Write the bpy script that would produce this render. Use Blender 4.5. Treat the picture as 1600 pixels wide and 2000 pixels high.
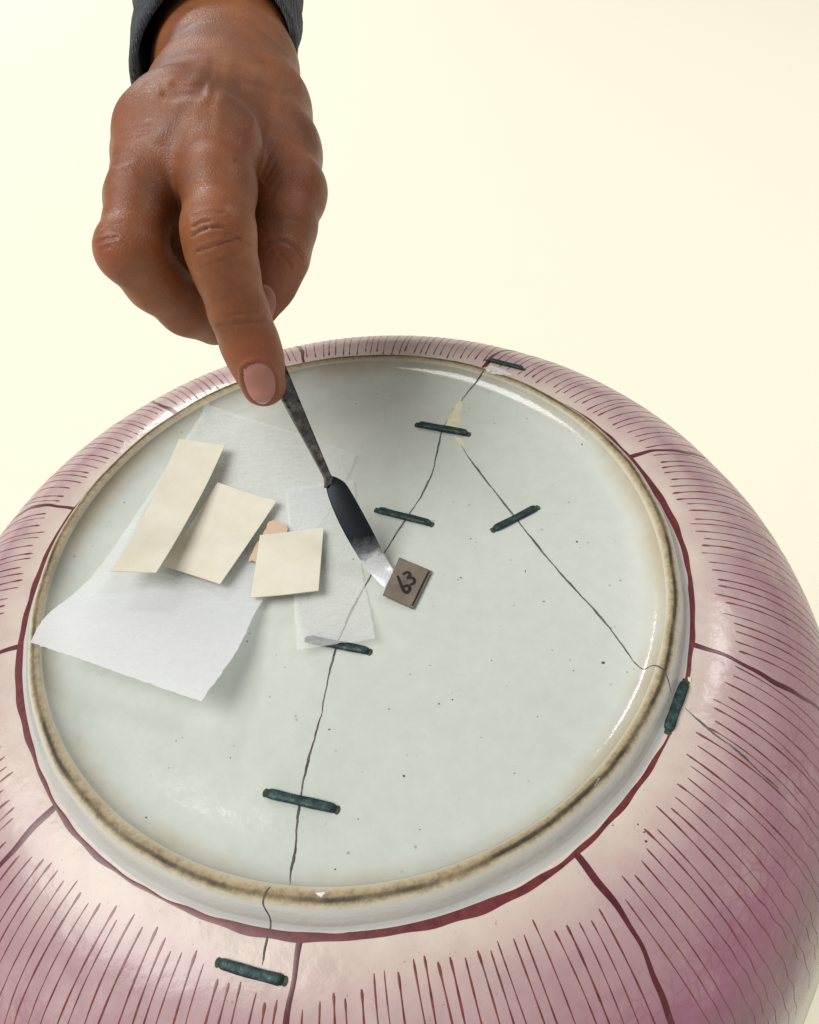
import bpy, bmesh, math, random
import numpy as np
from mathutils import Vector, Matrix
from mathutils.bvhtree import BVHTree

random.seed(7); rng = np.random.default_rng(7)
scene = bpy.context.scene
for o in list(bpy.data.objects): bpy.data.objects.remove(o)
C = scene.collection

# ------------------------------------------------------------------ camera
FPX = 1350.25
CAM = np.array([0.02176765, -0.14818488, 0.19529455])
RT = np.array([0.99544334, -0.07328064, -0.06101234])
UP = np.array([0.0953549, 0.76500232, 0.63692927])
FW = np.array([0.0, 0.63984482, -0.76850413])
cd = bpy.data.cameras.new('camera'); cam = bpy.data.objects.new('camera', cd); C.objects.link(cam)
cd.sensor_fit = 'VERTICAL'; cd.sensor_height = 24; cd.sensor_width = 24 * .8; cd.lens = 24 * FPX / 2000
cd.clip_start = 0.005; cd.clip_end = 100
M4 = Matrix(((RT[0], UP[0], -FW[0], CAM[0]), (RT[1], UP[1], -FW[1], CAM[1]), (RT[2], UP[2], -FW[2], CAM[2]), (0, 0, 0, 1)))
cam.matrix_world = M4
scene.camera = cam

# ------------------------------------------------------------------ light
w = bpy.data.worlds.new('World'); scene.world = w; w.use_nodes = True
bg = w.node_tree.nodes['Background']; bg.inputs[0].default_value = (1.0, 0.985, 0.95, 1); bg.inputs[1].default_value = 0.29

def area(name, loc, target, sx, sy, watts, col=(1, 1, 1)):
    l = bpy.data.lights.new(name, 'AREA'); l.shape = 'RECTANGLE'; l.size = sx; l.size_y = sy
    l.energy = watts; l.color = col
    o = bpy.data.objects.new(name, l); C.objects.link(o); o.location = loc
    o.rotation_euler = (Vector(target) - Vector(loc)).to_track_quat('-Z', 'Y').to_euler()
    return o
area('left_window', (-21.0, -3.0, 33.0), (0, 0.4, 0), 24, 24, 14700, (1.0, 0.985, 0.965))
area('right_window', (3.1, 1.3, 3.4), (0, 0, 0), 0.45, 0.9, 26, (1.0, 0.98, 0.95))
area('back_window', (-3.2, 7.2, 3.9), (0, 0, 0), 1.6, 0.7, 120, (0.95, 0.98, 1.0))

vs = scene.view_settings
vs.view_transform = 'Standard'; vs.look = 'None'; vs.exposure = 0; vs.gamma = 1; vs.use_curve_mapping = False

# ------------------------------------------------------------------ helpers
def px(u, v, dep):                       # a point on the sight line of the fitted camera, at a given depth
    return CAM + dep * (FW + (u - 800) / FPX * RT - (v - 1000) / FPX * UP)
def ray(u, v):
    return FW + (u - 800) / FPX * RT - (v - 1000) / FPX * UP
def pz(u, v, z):                         # a point at height z
    k = ray(u, v); return CAM + k * (z - CAM[2]) / k[2]
def proj(P):
    Q = np.asarray(P) - CAM; z = Q @ FW
    return np.stack([800 + FPX * (Q @ RT) / z, 1000 - FPX * (Q @ UP) / z], -1)

def mesh(name, verts, faces, mat=None, parent=None, smooth=True):
    me = bpy.data.meshes.new(name)
    me.from_pydata([tuple(float(c) for c in v) for v in verts], [], [tuple(int(i) for i in f) for f in faces])
    me.validate(); me.update()
    if smooth: me.polygons.foreach_set('use_smooth', [True] * len(me.polygons))
    if mat: me.materials.append(mat)
    o = bpy.data.objects.new(name, me); C.objects.link(o)
    if parent: o.parent = parent
    return o
def attr(o, name, vals):
    a = o.data.attributes.new(name, 'FLOAT', 'POINT'); a.data.foreach_set('value', np.asarray(vals, dtype=np.float32))
def tag(o, label, cat, group=None):
    o['label'] = label; o['category'] = cat
    if group: o['group'] = group
    return o
def empty(name, loc=(0, 0, 0)):
    o = bpy.data.objects.new(name, None); o.empty_display_size = .02; C.objects.link(o); o.location = loc
    return o
def keep(o, parent):                     # parent while vertices stay in world coordinates
    o.parent = parent; o.matrix_parent_inverse = Matrix.Translation(parent.location).inverted(); return o

class NT:                                # tiny node-tree writer
    def __init__(s, name):
        s.m = bpy.data.materials.new(name); s.m.use_nodes = True; s.t = s.m.node_tree
        s.b = s.t.nodes['Principled BSDF']; s.out = s.t.nodes['Material Output']
    def n(s, typ, **kw):
        x = s.t.nodes.new(typ)
        for k, v in kw.items():
            if k.startswith('i_'): x.inputs[k[2:].replace('_', ' ')].default_value = v
            else: setattr(x, k, v)
        return x
    def l(s, a, b): s.t.links.new(a, b)
    def coord(s): 
        return s.n('ShaderNodeTexCoord').outputs['Object']
    def noise(s, scale, detail=4, rough=.55, dist=0):
        x = s.n('ShaderNodeTexNoise'); x.inputs['Scale'].default_value = scale; x.inputs['Detail'].default_value = detail
        x.inputs['Roughness'].default_value = rough; x.inputs['Distortion'].default_value = dist
        s.l(s.coord(), x.inputs['Vector']); return x.outputs['Fac']
    def attr(s, name):
        x = s.n('ShaderNodeAttribute'); x.attribute_name = name; return x.outputs['Fac']
    def ramp(s, fac, stops, interp='LINEAR'):
        x = s.n('ShaderNodeValToRGB'); x.color_ramp.interpolation = interp
        e = x.color_ramp.elements
        while len(e) < len(stops): e.new(.5)
        for k, (p, c) in enumerate(stops):
            e[k].position = p; e[k].color = (*c, 1) if not isinstance(c, (int, float)) else (c, c, c, 1)
        s.l(fac, x.inputs[0]); return x.outputs[0]
    def mix(s, fac, a, b, typ='MIX'):
        x = s.n('ShaderNodeMix'); x.data_type = 'RGBA'; x.blend_type = typ
        for k, v in ((0, fac), (6, a), (7, b)):
            if isinstance(v, (int, float)): x.inputs[k].default_value = v
            elif isinstance(v, tuple): x.inputs[k].default_value = (*v, 1)
            else: s.l(v, x.inputs[k])
        return x.outputs[2]
    def math(s, op, a, b=None):
        x = s.n('ShaderNodeMath'); x.operation = op
        for k, v in ((0, a), (1, b)):
            if v is None: continue
            if isinstance(v, (int, float)): x.inputs[k].default_value = v
            else: s.l(v, x.inputs[k])
        return x.outputs[0]
    def bump(s, h, strength=.2, dist=.001, prev=None):
        x = s.n('ShaderNodeBump'); x.inputs['Strength'].default_value = strength; x.inputs['Distance'].default_value = dist
        s.l(h, x.inputs['Height'])
        if prev: s.l(prev, x.inputs['Normal'])
        return x.outputs[0]
    def set(s, **kw):
        for k, v in kw.items():
            i = s.b.inputs[k.replace('_', ' ')]
            if isinstance(v, (int, float)): i.default_value = v
            elif isinstance(v, tuple): i.default_value = (*v, 1) if len(v) == 3 and i.type == 'RGBA' else v
            else: s.l(v, i)
        return s.m

# ------------------------------------------------------------------ materials
def m_table():
    n = NT('cream_paper')
    c = n.mix(n.noise(9, 3), (.905, .848, .690), (.911, .856, .700))
    return n.set(Base_Color=c, Roughness=.9, Specular_IOR_Level=.1)

def m_well():
    n = NT('celadon_glaze')
    big = n.ramp(n.noise(14, 4, .6), [(.3, (.535, .580, .525)), (.5, (.592, .630, .570)), (.72, (.63, .655, .585))])
    mot = n.ramp(n.noise(160, 5, .7), [(.35, (.9, .9, .9)), (.62, (1, 1, 1))])
    c = n.mix(.55, big, mot, 'MULTIPLY')
    v = n.n('ShaderNodeTexVoronoi'); v.inputs['Scale'].default_value = 330; n.l(n.coord(), v.inputs['Vector'])
    dots = n.ramp(v.outputs['Distance'], [(.1, 1.0), (.19, 0.0)])
    sel = n.ramp(n.noise(120, 2), [(.58, 0.0), (.66, 1.0)])
    c = n.mix(n.math('MULTIPLY', n.math('MULTIPLY', dots, sel), .55), c, (.16, .19, .19))
    # tan kiln stain creeping in from the foot ring
    st = n.math('MULTIPLY', n.attr('edge'), n.ramp(n.noise(16, 5, .65), [(.38, .15), (.62, 1.0)]))
    c = n.mix(n.math('MULTIPLY', st, .75), c, (.47, .37, .22))
    h = n.math('ADD', n.noise(90, 3), n.math('MULTIPLY', n.noise(700, 3), .12))
    b = n.bump(h, .22, .0012)
    return n.set(Base_Color=c, Roughness=.16, Normal=b, Specular_IOR_Level=.5, Coat_Weight=.25, Coat_Roughness=.05)

def m_foot():
    n = NT('foot_ring_biscuit')
    a = n.attr('across')                    # 0 inner edge .. 1 outer edge of the ring
    jit = n.math('ADD', a, n.math('MULTIPLY', n.math('SUBTRACT', n.noise(85, 6, .75), .5), .085))
    k1 = [(0, (.60, .60, .53)), (.05, (.56, .50, .36)), (.12, (.46, .37, .22)), (.22, (.30, .23, .13)), (.27, (.42, .33, .19)), (.34, (.58, .51, .37)), (.40, (.60, .58, .48)), (.46, (.58, .58, .54)), (1, (.56, .565, .54))]
    k2 = [(0, (.60, .60, .53)), (.05, (.56, .50, .36)), (.11, (.45, .36, .20)), (.165, (.33, .25, .14)), (.205, (.06, .05, .033)), (.25, (.04, .033, .022)), (.30, (.42, .33, .20)), (.34, (.58, .51, .37)), (.42, (.58, .58, .54))]
    c = n.mix(n.ramp(n.noise(28, 5, .65), [(.38, .25), (.56, 1.0)]), n.ramp(jit, k1), n.ramp(jit, k2))
    grit = n.ramp(n.noise(420, 5, .75), [(.36, .25), (.56, 1.0)])
    band = n.ramp(a, [(.04, 0.0), (.12, .7), (.3, .7), (.4, 0.0)])
    c = n.mix(n.math('MULTIPLY', band, .8), c, n.mix(1, c, grit, 'MULTIPLY'))
    ro = n.ramp(a, [(.02, .15), (.09, .7), (.32, .7), (.44, .17)])
    b = n.bump(n.noise(500, 4), .25, .0006)
    return n.set(Base_Color=c, Roughness=ro, Normal=b)

def m_wall():
    n = NT('petal_glaze')
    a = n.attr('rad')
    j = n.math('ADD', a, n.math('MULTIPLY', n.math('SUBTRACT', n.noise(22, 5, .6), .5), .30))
    c = n.ramp(j, [(0.0, (.66, .58, .50)), (.12, (.59, .465, .42)), (.28, (.46, .305, .315)), (.45, (.42, .245, .28)), (.60, (.36, .15, .22)), (.75, (.17, .05, .10)), (1, (.09, .025, .05))])  # glaze deepens outward; contour shade is also painted into the darker outer stops
    mott = n.ramp(n.noise(75, 5, .7), [(.3, (.86, .80, .84)), (.6, (1, 1, 1))])
    c = n.mix(.7, c, mott, 'MULTIPLY')
    pale = n.ramp(n.noise(38, 4, .6), [(.52, 0.0), (.70, .28)])
    c = n.mix(pale, c, (.70, .60, .52))
    vo = n.n('ShaderNodeTexVoronoi'); vo.feature = 'DISTANCE_TO_EDGE'; vo.inputs['Scale'].default_value = 210; n.l(n.coord(), vo.inputs['Vector'])
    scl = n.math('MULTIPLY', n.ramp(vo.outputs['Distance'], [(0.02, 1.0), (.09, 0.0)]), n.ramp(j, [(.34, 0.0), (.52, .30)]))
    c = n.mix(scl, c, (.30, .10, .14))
    sp = n.ramp(n.noise(900, 2, .5), [(.70, 0.0), (.76, .5)])
    c = n.mix(sp, c, (.25, .13, .12))
    h = n.math('ADD', n.noise(55, 3), n.math('MULTIPLY', n.noise(600, 3), .10))
    return n.set(Base_Color=c, Roughness=.22, Specular_IOR_Level=.36, Normal=n.bump(h, .4, .0015))

def m_paint(name, col, dark, rough=.3, sc=300):
    n = NT(name)
    c = n.mix(n.ramp(n.noise(sc, 4, .7), [(.35, 0.0), (.65, 1.0)]), col, dark)
    return n.set(Base_Color=c, Roughness=rough)

def m_staple():
    n = NT('tarnished_bronze')
    c = n.ramp(n.noise(420, 6, .7), [(.32, (.008, .022, .022)), (.52, (.022, .05, .048)), (.68, (.06, .115, .10)), (.8, (.13, .19, .15))])
    return n.set(Base_Color=c, Metallic=.35, Roughness=n.ramp(n.noise(300), [(.3, .35), (.7, .65)]), Normal=n.bump(n.noise(500, 5), .5, .0006))

def m_paper(name, col, col2, trans=.15, rough=.8, fib=700):
    n = NT(name)
    c = n.mix(n.ramp(n.noise(70, 5, .65), [(.3, 0.0), (.7, 1.0)]), col, col2)
    f = n.noise(fib, 5, .7, 1.2)
    c = n.mix(.25, c, n.ramp(f, [(.3, (.88, .86, .82)), (.65, (1, 1, 1))]), 'MULTIPLY')
    n.set(Base_Color=c, Roughness=rough, Specular_IOR_Level=.2, Normal=n.bump(f, .15, .0004))
    tr = n.n('ShaderNodeBsdfTranslucent'); n.l(c, tr.inputs[0])
    ms = n.n('ShaderNodeMixShader'); ms.inputs[0].default_value = trans
    n.l(n.b.outputs[0], ms.inputs[1]); n.l(tr.outputs[0], ms.inputs[2]); n.l(ms.outputs[0], n.out.inputs[0])
    return n.m

def m_tissue(name, clear, lo=1.0):
    n = NT(name)
    f = n.noise(500, 6, .75, 2.0)
    g = n.n('ShaderNodeTexNoise'); g.inputs['Scale'].default_value = 1; g.inputs['Detail'].default_value = 5
    mp = n.n('ShaderNodeMapping'); mp.inputs['Scale'].default_value = (160, 700, 500); mp.inputs['Rotation'].default_value = (0, 0, -.25)
    n.l(n.coord(), mp.inputs[0]); n.l(mp.outputs[0], g.inputs['Vector'])
    fib = n.math('ADD', n.math('MULTIPLY', f, .72), n.math('MULTIPLY', g.outputs['Fac'], .28))
    c = n.ramp(fib, [(.35, (.87, .89, .90)), (.6, (.93, .94, .95))])
    n.set(Base_Color=c, Roughness=.7, Specular_IOR_Level=.2, Normal=n.bump(fib, .2, .0004))
    tl = n.n('ShaderNodeBsdfTranslucent'); n.l(c, tl.inputs[0])
    ms = n.n('ShaderNodeMixShader'); ms.inputs[0].default_value = .26
    n.l(n.b.outputs[0], ms.inputs[1]); n.l(tl.outputs[0], ms.inputs[2])
    tp = n.n('ShaderNodeBsdfTransparent')
    m2 = n.n('ShaderNodeMixShader'); n.l(n.math('MULTIPLY', n.ramp(fib, [(.35, min(1., clear * 1.12)), (.6, clear * .88)]), n.ramp(n.attr('down'), [(.15, 1.0), (.8, lo)])), m2.inputs[0])
    n.l(ms.outputs[0], m2.inputs[1]); n.l(tp.outputs[0], m2.inputs[2]); n.l(m2.outputs[0], n.out.inputs[0])
    return n.m

def m_skin():
    n = NT('skin')
    red = n.attr('red')
    base = n.ramp(n.noise(35, 5, .6), [(.3, (.165, .050, .0155)), (.5, (.245, .079, .025)), (.72, (.33, .118, .042))])
    c = n.mix(n.math('MULTIPLY', red, .8), base, (.30, .080, .042))
    fr = n.ramp(n.noise(420, 4, .7), [(.3, (.84, .80, .78)), (.6, (1, 1, 1))])
    c = n.mix(.6, c, fr, 'MULTIPLY')
    c = n.mix(n.attr('mole'), c, (.06, .02, .012))
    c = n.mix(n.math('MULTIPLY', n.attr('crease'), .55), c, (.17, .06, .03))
    v = n.n('ShaderNodeTexVoronoi'); v.feature = 'DISTANCE_TO_EDGE'; v.inputs['Scale'].default_value = 1200
    mp = n.n('ShaderNodeMapping'); mp.inputs['Scale'].default_value = (1, .75, .75)
    nz = n.n('ShaderNodeTexNoise'); nz.inputs['Scale'].default_value = 150
    n.l(n.coord(), nz.inputs['Vector'])
    ad = n.n('ShaderNodeVectorMath'); ad.operation = 'MULTIPLY_ADD'
    n.l(nz.outputs['Color'], ad.inputs[0]); ad.inputs[1].default_value = (.004, .004, .004); n.l(n.coord(), ad.inputs[2])
    n.l(ad.outputs[0], mp.inputs[0]); n.l(mp.outputs[0], v.inputs['Vector'])
    cell = n.ramp(v.outputs['Distance'], [(0.0, 0.0), (.22, 1.0)])
    h = n.math('ADD', n.math('MULTIPLY', cell, .5), n.noise(260, 5, .7))
    b = n.bump(h, .23, .0005)
    m = n.set(Base_Color=c, Roughness=n.ramp(n.noise(180), [(.3, .38), (.7, .54)]), Normal=b, Specular_IOR_Level=.5,
              Subsurface_Weight=.12, Subsurface_Scale=.004)
    n.b.inputs['Subsurface Radius'].default_value = (1, .35, .18)
    return m

def m_nail():
    n = NT('fingernail')
    c = n.ramp(n.attr('along'), [(0, (.46, .25, .20)), (.12, (.45, .205, .165)), (.3, (.42, .165, .135)), (.91, (.45, .20, .16)), (.955, (.62, .45, .36)), (1, (.68, .54, .45))])
    c = n.mix(.3, c, n.ramp(n.noise(130), [(.3, (.85, .8, .8)), (.7, (1, 1, 1))]), 'MULTIPLY')
    return n.set(Base_Color=c, Roughness=.3, Subsurface_Weight=.08, Subsurface_Scale=.002, Normal=n.bump(n.noise(300), .06, .0004))

def m_fabric():
    n = NT('grey_knit')
    wv = n.n('ShaderNodeTexWave'); wv.inputs['Scale'].default_value = 350; wv.inputs['Distortion'].default_value = 3
    n.l(n.coord(), wv.inputs['Vector'])
    h = n.math('ADD', wv.outputs['Fac'], n.noise(700, 4))
    c = n.ramp(n.noise(500, 5, .7), [(.3, (.02, .024, .028)), (.55, (.055, .062, .07)), (.75, (.14, .15, .16))])
    return n.set(Base_Color=c, Roughness=.95, Specular_IOR_Level=.1, Sheen_Weight=.2, Normal=n.bump(h, .6, .001))

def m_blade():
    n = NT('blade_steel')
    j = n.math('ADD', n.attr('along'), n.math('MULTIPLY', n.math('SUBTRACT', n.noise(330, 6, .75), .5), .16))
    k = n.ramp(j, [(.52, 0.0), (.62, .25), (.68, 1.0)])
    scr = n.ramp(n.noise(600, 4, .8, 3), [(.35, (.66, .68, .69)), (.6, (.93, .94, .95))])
    c = n.mix(k, (.018, .022, .026), scr)  # pale tip is a painted window reflection; dark body stands for dark reflections
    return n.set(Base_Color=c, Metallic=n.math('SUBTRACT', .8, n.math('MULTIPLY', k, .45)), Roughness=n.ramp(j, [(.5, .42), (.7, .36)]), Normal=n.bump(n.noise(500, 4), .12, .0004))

def m_handle():
    n = NT('handle_steel')
    j = n.noise(260, 6, .75)
    c = n.ramp(j, [(.3, (.05, .052, .056)), (.55, (.17, .165, .155)), (.75, (.42, .40, .36))])
    dots = n.attr('pit')
    c = n.mix(dots, c, (.045, .022, .012))
    return n.set(Base_Color=c, Metallic=.95, Roughness=n.ramp(j, [(.3, .16), (.7, .28)]), Normal=n.bump(n.noise(700), .2, .0003))

# ------------------------------------------------------------------ setting: the tabletop
RR, ZR, W_, H_ = .1161, -.0079, .0777, .1103
TEND = math.radians(82)
ZT = ZR - H_ * (1 - math.cos(TEND)) - .004
ZB = -1.0
M_tab = m_table()
tb = mesh('table', [(-12, -8, ZB), (12, -8, ZB), (12, 14, ZB), (-12, 14, ZB)], [(0, 1, 2, 3)], M_tab, smooth=False)
tb['kind'] = 'structure'
pv = []; pf = []; pp_ = [(.001, ZT - .0002), (.196, ZT - .0002), (.199, ZT - .003), (.199, ZB + .02), (.205, ZB + .012), (.205, ZB)]
for (r, z) in pp_:
    for k in range(96): pv.append((r * math.cos(math.pi * k / 48), r * math.sin(math.pi * k / 48), z))
for i in range(len(pp_) - 1):
    for k in range(96): pf.append((i * 96 + (k + 1) % 96, i * 96 + k, (i + 1) * 96 + k, (i + 1) * 96 + (k + 1) % 96))
pd = mesh('added_pedestal', pv, pf, M_tab); pd['kind'] = 'structure'  # added, unseen: raises the dish so shadows fall clear of the visible background

# ------------------------------------------------------------------ the dish, upside down on its rim
FL = -.0062                                # floor of the well
dish = empty('porcelain_dish', (0, 0, ZT))
tag(dish, 'upturned round porcelain dish with pink petal underside, cracked and stapled', 'dish')
PET = []                                    # petal boundary azimuths (from the painted dividing lines)
def azim(u, v, z=-.012):
    p = pz(u, v, z); return math.atan2(p[1], p[0])
PETPX = [(1240, 902), (1349, 1272), (1114, 1666), (594, 1822), (112, 1590)]
NSEG = 480
def lathe(name, prof, mat, lobes=None):
    verts = []; faces = []
    for (r, z) in prof:
        for k in range(NSEG):
            a = 2 * math.pi * k / NSEG
            rr = r + (lobes(a, r) if lobes else 0)
            verts.append((rr * math.cos(a), rr * math.sin(a), z))
    for i in range(len(prof) - 1):
        for k in range(NSEG):
            k2 = (k + 1) % NSEG
            faces.append((i * NSEG + k2, i * NSEG + k, (i + 1) * NSEG + k, (i + 1) * NSEG + k2))
    return mesh(name, verts, faces, mat)

# well: floor, soft fillet, inner wall
prof = [(0.0004, FL)] + [(r, FL + .0004 * math.sin(r * 90)) for r in np.linspace(.004, .0955, 40)]
z0 = prof[-1][1]
for t in np.linspace(.06, 1, 18) * math.pi / 2 * .93:
    prof.append((.0955 + .0115 * math.sin(t) / math.sin(math.pi / 2 * .93), z0 + (-.0010 - z0) * (1 - math.cos(t)) / (1 - math.cos(math.pi / 2 * .93))))
well = keep(lathe('well', prof[::-1], m_well()), dish)
edge = [max(0, min(1, (r - .1005) / .006)) for r, z in prof[::-1] for _ in range(NSEG)]
attr(well, 'edge', edge)
well['label'] = 'pale grey-green glazed centre inside the foot ring'
# foot ring
fp = [(.10700, -.00105), (.1074, -.0006), (.1079, -.0002), (.1085, 0), (.1092, .0001), (.1100, 0), (.1108, -.0003), (.1116, -.0009), (.1124, -.0018), (.1132, -.0032), (.1140, -.0050), (.1148, -.0066), (.1158, -.0076), (.1164, -.00792)]
cum = np.concatenate([[0], np.cumsum([math.dist(fp[i], fp[i + 1]) for i in range(len(fp) - 1)])])
acr = np.interp(np.linspace(0, cum[-1], 34), cum, [p[0] for p in fp]); acz = np.interp(np.linspace(0, cum[-1], 34), cum, [p[1] for p in fp])
def wob(a, r): return max(0, min(1, (r - .1072) / .002, (.1160 - r) / .002)) * (.00035 * math.sin(3 * a + 1) + .0002 * math.sin(7 * a) + .00012 * math.sin(23 * a + 2))
foot = keep(lathe('foot_ring', list(zip(acr, acz)), m_foot(), wob), dish)
attr(foot, 'across', [v for v in np.linspace(0, 1, 34) for _ in range(NSEG)])
foot['label'] = 'unglazed tan foot ring with a dark worn line'

# petal wall
bnd = sorted(azim(*q) % (2 * math.pi) for q in PETPX)
print('PETALS deg', [round(math.degrees(b), 1) for b in bnd])
gaps = np.diff(sorted(azim(*q) % (2 * math.pi) for q in PETPX))
for q in PETPX: PET.append(azim(*q) % (2 * math.pi))
PET = sorted(PET)
lo, hi = PET[0], PET[-1]
# fill the unseen remainder of the circle with petals of like width
hid = sorted([azim(972, 692) % (2 * math.pi), azim(588, 692) % (2 * math.pi)])
print('far petals', [round(math.degrees(b), 1) for b in hid])
def petal_pos(a):                           # distance (0..1) to nearest petal boundary, 0 at the boundary
    d = min(abs((a - b + math.pi) % (2 * math.pi) - math.pi) for b in ALLP)
    return min(1, d / .14)
ALLP = sorted(set(PET + hid))
# complete gaps wider than 0.75 rad
full = []
for i, a in enumerate(ALLP):
    b = ALLP[(i + 1) % len(ALLP)]; g = (b - a) % (2 * math.pi)
    k = max(1, round(g / .50)); full += [(a + g * j / k) % (2 * math.pi) for j in range(k)]
ALLP = sorted(full)
print('ALL', [round(math.degrees(b), 1) for b in ALLP])
def wall_pt(a, t):
    r = RR + W_ * math.sin(t); z = ZR - H_ * (1 - math.cos(t))
    s = math.sin(t)
    r += s * s * (.0016 * (petal_pos(a) - .8))
    return Vector((r * math.cos(a), r * math.sin(a), z))
ts = np.linspace(0, TEND, 60)
verts = []; faces = []; rad = []
pp = {k: petal_pos(2 * math.pi * k / NSEG) for k in range(NSEG)}
for t in ts:
    for k in range(NSEG):
        a = 2 * math.pi * k / NSEG; s = math.sin(t)
        r = RR + W_ * s + s * s * .0016 * (pp[k] - .8)
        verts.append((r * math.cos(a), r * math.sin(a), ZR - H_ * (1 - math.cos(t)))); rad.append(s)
inner = [(RR + W_ - .001, ZT + .0008), (RR + W_ - .003, ZT), (RR + W_ - .006, ZT + .001)]
for t in np.linspace(TEND, .1, 30):
    inner.append((RR + (W_ - .008) * math.sin(t) - .002, ZR - .008 - (H_ - .008) * (1 - math.cos(t))))
inner += [(.06, ZR - .008), (.001, ZR - .008)]
for (r, z) in inner:
    for k in range(NSEG):
        a = 2 * math.pi * k / NSEG
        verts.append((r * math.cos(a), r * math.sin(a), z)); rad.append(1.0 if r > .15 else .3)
nr = len(verts) // NSEG
for i in range(nr - 1):
    for k in range(NSEG):
        k2 = (k + 1) % NSEG
        faces.append((i * NSEG + k2, i * NSEG + k, (i + 1) * NSEG + k, (i + 1) * NSEG + k2))
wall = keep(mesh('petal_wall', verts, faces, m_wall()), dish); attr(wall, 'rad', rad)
wall['label'] = 'pink petal-painted outer wall of the dish'

# one BVH over the dish surfaces for laying lines, staples and paper on it
def bvh_of(objs):
    vv = []; ff = []
    for o in objs:
        off = len(vv); vv += [v.co.copy() for v in o.data.vertices]; ff += [tuple(off + i for i in p.vertices) for p in o.data.polygons]
    return BVHTree.FromPolygons(vv, ff)
DB = bvh_of([well, foot, wall])
def hit(u, v, bvh=None):
    d = Vector(ray(u, v)).normalized(); r = (bvh or DB).ray_cast(Vector(CAM), d)
    if r[0] is None: return None
    n = r[1] if r[1].dot(d) < 0 else -r[1]
    return r[0], n
def drop(p):
    r = DB.ray_cast(Vector((p[0], p[1], .05)), Vector((0, 0, -1)))
    if r[0] is None: return Vector(p), Vector((0, 0, 1))
    return r[0], (r[1] if r[1].z > 0 else -r[1])

def densify(pts, step):
    out = []
    for a, b in zip(pts[:-1], pts[1:]):
        k = max(1, int(math.dist(a, b) / step))
        for j in range(k): out.append(tuple(a[i] + (b[i] - a[i]) * j / k for i in range(len(a))))
    out.append(tuple(pts[-1])); return out
def smooth_poly(pts, it=2):
    for _ in range(it):
        q = [pts[0]]
        for a, b in zip(pts[:-1], pts[1:]):
            q += [tuple(.75 * x + .25 * y for x, y in zip(a, b)), tuple(.25 * x + .75 * y for x, y in zip(a, b))]
        q.append(pts[-1]); pts = q
    return pts
def ribbon(pn, widths, lift=.00008):        # flat stroke lying on a surface: points with normals
    v = []; f = []
    for i, (p, n) in enumerate(pn):
        a = pn[max(0, i - 1)][0]; b = pn[min(len(pn) - 1, i + 1)][0]
        d = (b - a); s = d.cross(n)
        s = s.normalized() if s.length > 1e-9 else Vector((1, 0, 0))
        wd = widths[i] / 2
        v += [p - s * wd + n * lift, p + n * (lift * 1.6), p + s * wd + n * lift]
        if i:
            q = 3 * (i - 1); f += [(q, q + 1, q + 4, q + 3), (q + 1, q + 2, q + 5, q + 4)]
    return v, f
def px_ribbon(name, pts, w0, mat, wj=.3, jit=1.0, lift=.00008, taper=True):
    pts = densify(smooth_poly(pts, 2), 3.0); pn = []; wd = []
    ph = random.random() * 9
    for i, q in enumerate(pts):
        u = q[0] + jit * (math.sin(i * .9 + ph) * .5 + math.sin(i * .37 + ph * 2) * .8 + random.uniform(-.35, .35))
        h = hit(u, q[1])
        if h is None: continue
        pn.append((Vector(h[0]), Vector(h[1])))
        t = i / (len(pts) - 1); tp = min(1, .35 + 6 * min(t, 1 - t)) if taper else 1
        wd.append(w0 * tp * (1 + wj * math.sin(i * .23 + ph) + random.uniform(-wj, wj) * .5))
    v, f = ribbon(pn, wd, lift)
    return keep(mesh(name, v, f, mat), dish)

M_red = m_paint('iron_red_paint', (.10, .014, .018), (.17, .032, .034))
M_dkred = m_paint('dark_red_paint', (.075, .012, .018), (.13, .025, .03))
M_vein = m_paint('vein_red_paint', (.12, .022, .022), (.23, .065, .055))
M_crack = m_paint('crack_dirt', (.06, .065, .06), (.17, .155, .12), .8, 200)
M_crackp = m_paint('crack_dirt_brown', (.14, .11, .075), (.05, .045, .04), .8, 160)
M_crackf = m_paint('crack_dirt_faint', (.22, .22, .21), (.30, .29, .27), .8, 160)

# iron-red line round the foot
def surf(a, t):
    e = 1e-3; p = wall_pt(a, t); n = (wall_pt(a + e, t) - p).cross(wall_pt(a, t + e) - p).normalized()
    if n.z < 0: n = -n
    return p, n
pn = []; wd = []
for k in range(900):
    a = 2 * math.pi * k / 899
    hw = .00086 * (1 + .42 * math.sin(4 * a + 1.1) + .25 * math.sin(13 * a) + .14 * math.sin(47 * a))
    r = RR + .00135 + .00035 * math.sin(5 * a + .6) + .0003 * math.sin(11 * a + 2) + .0001 * math.sin(61 * a)
    pn.append(surf(a, math.asin((r - RR) / W_))); wd.append(2 * hw)
v, f = ribbon(pn, wd); o = keep(mesh('painted_outline', v, f, M_red), dish)
o['label'] = 'dark red line painted round the foot'

# petal dividing lines
for a0 in ALLP:
    pn = []; wd = []; ph = random.random() * 6
    for i in range(60):
        t = .02 + 1.3 * i / 59
        a = a0 + .012 * math.sin(i * .16 + ph) * min(1, i / 15) + .0012 * math.sin(i * .9 + ph)
        pn.append(surf(a, t)); wd.append(.0017 * (1 + .25 * math.sin(i * .31 + ph)) * (1 - .3 * i / 59))
    v, f = ribbon(pn, wd); keep(mesh('petal_divider', v, f, M_dkred), dish)
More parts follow.
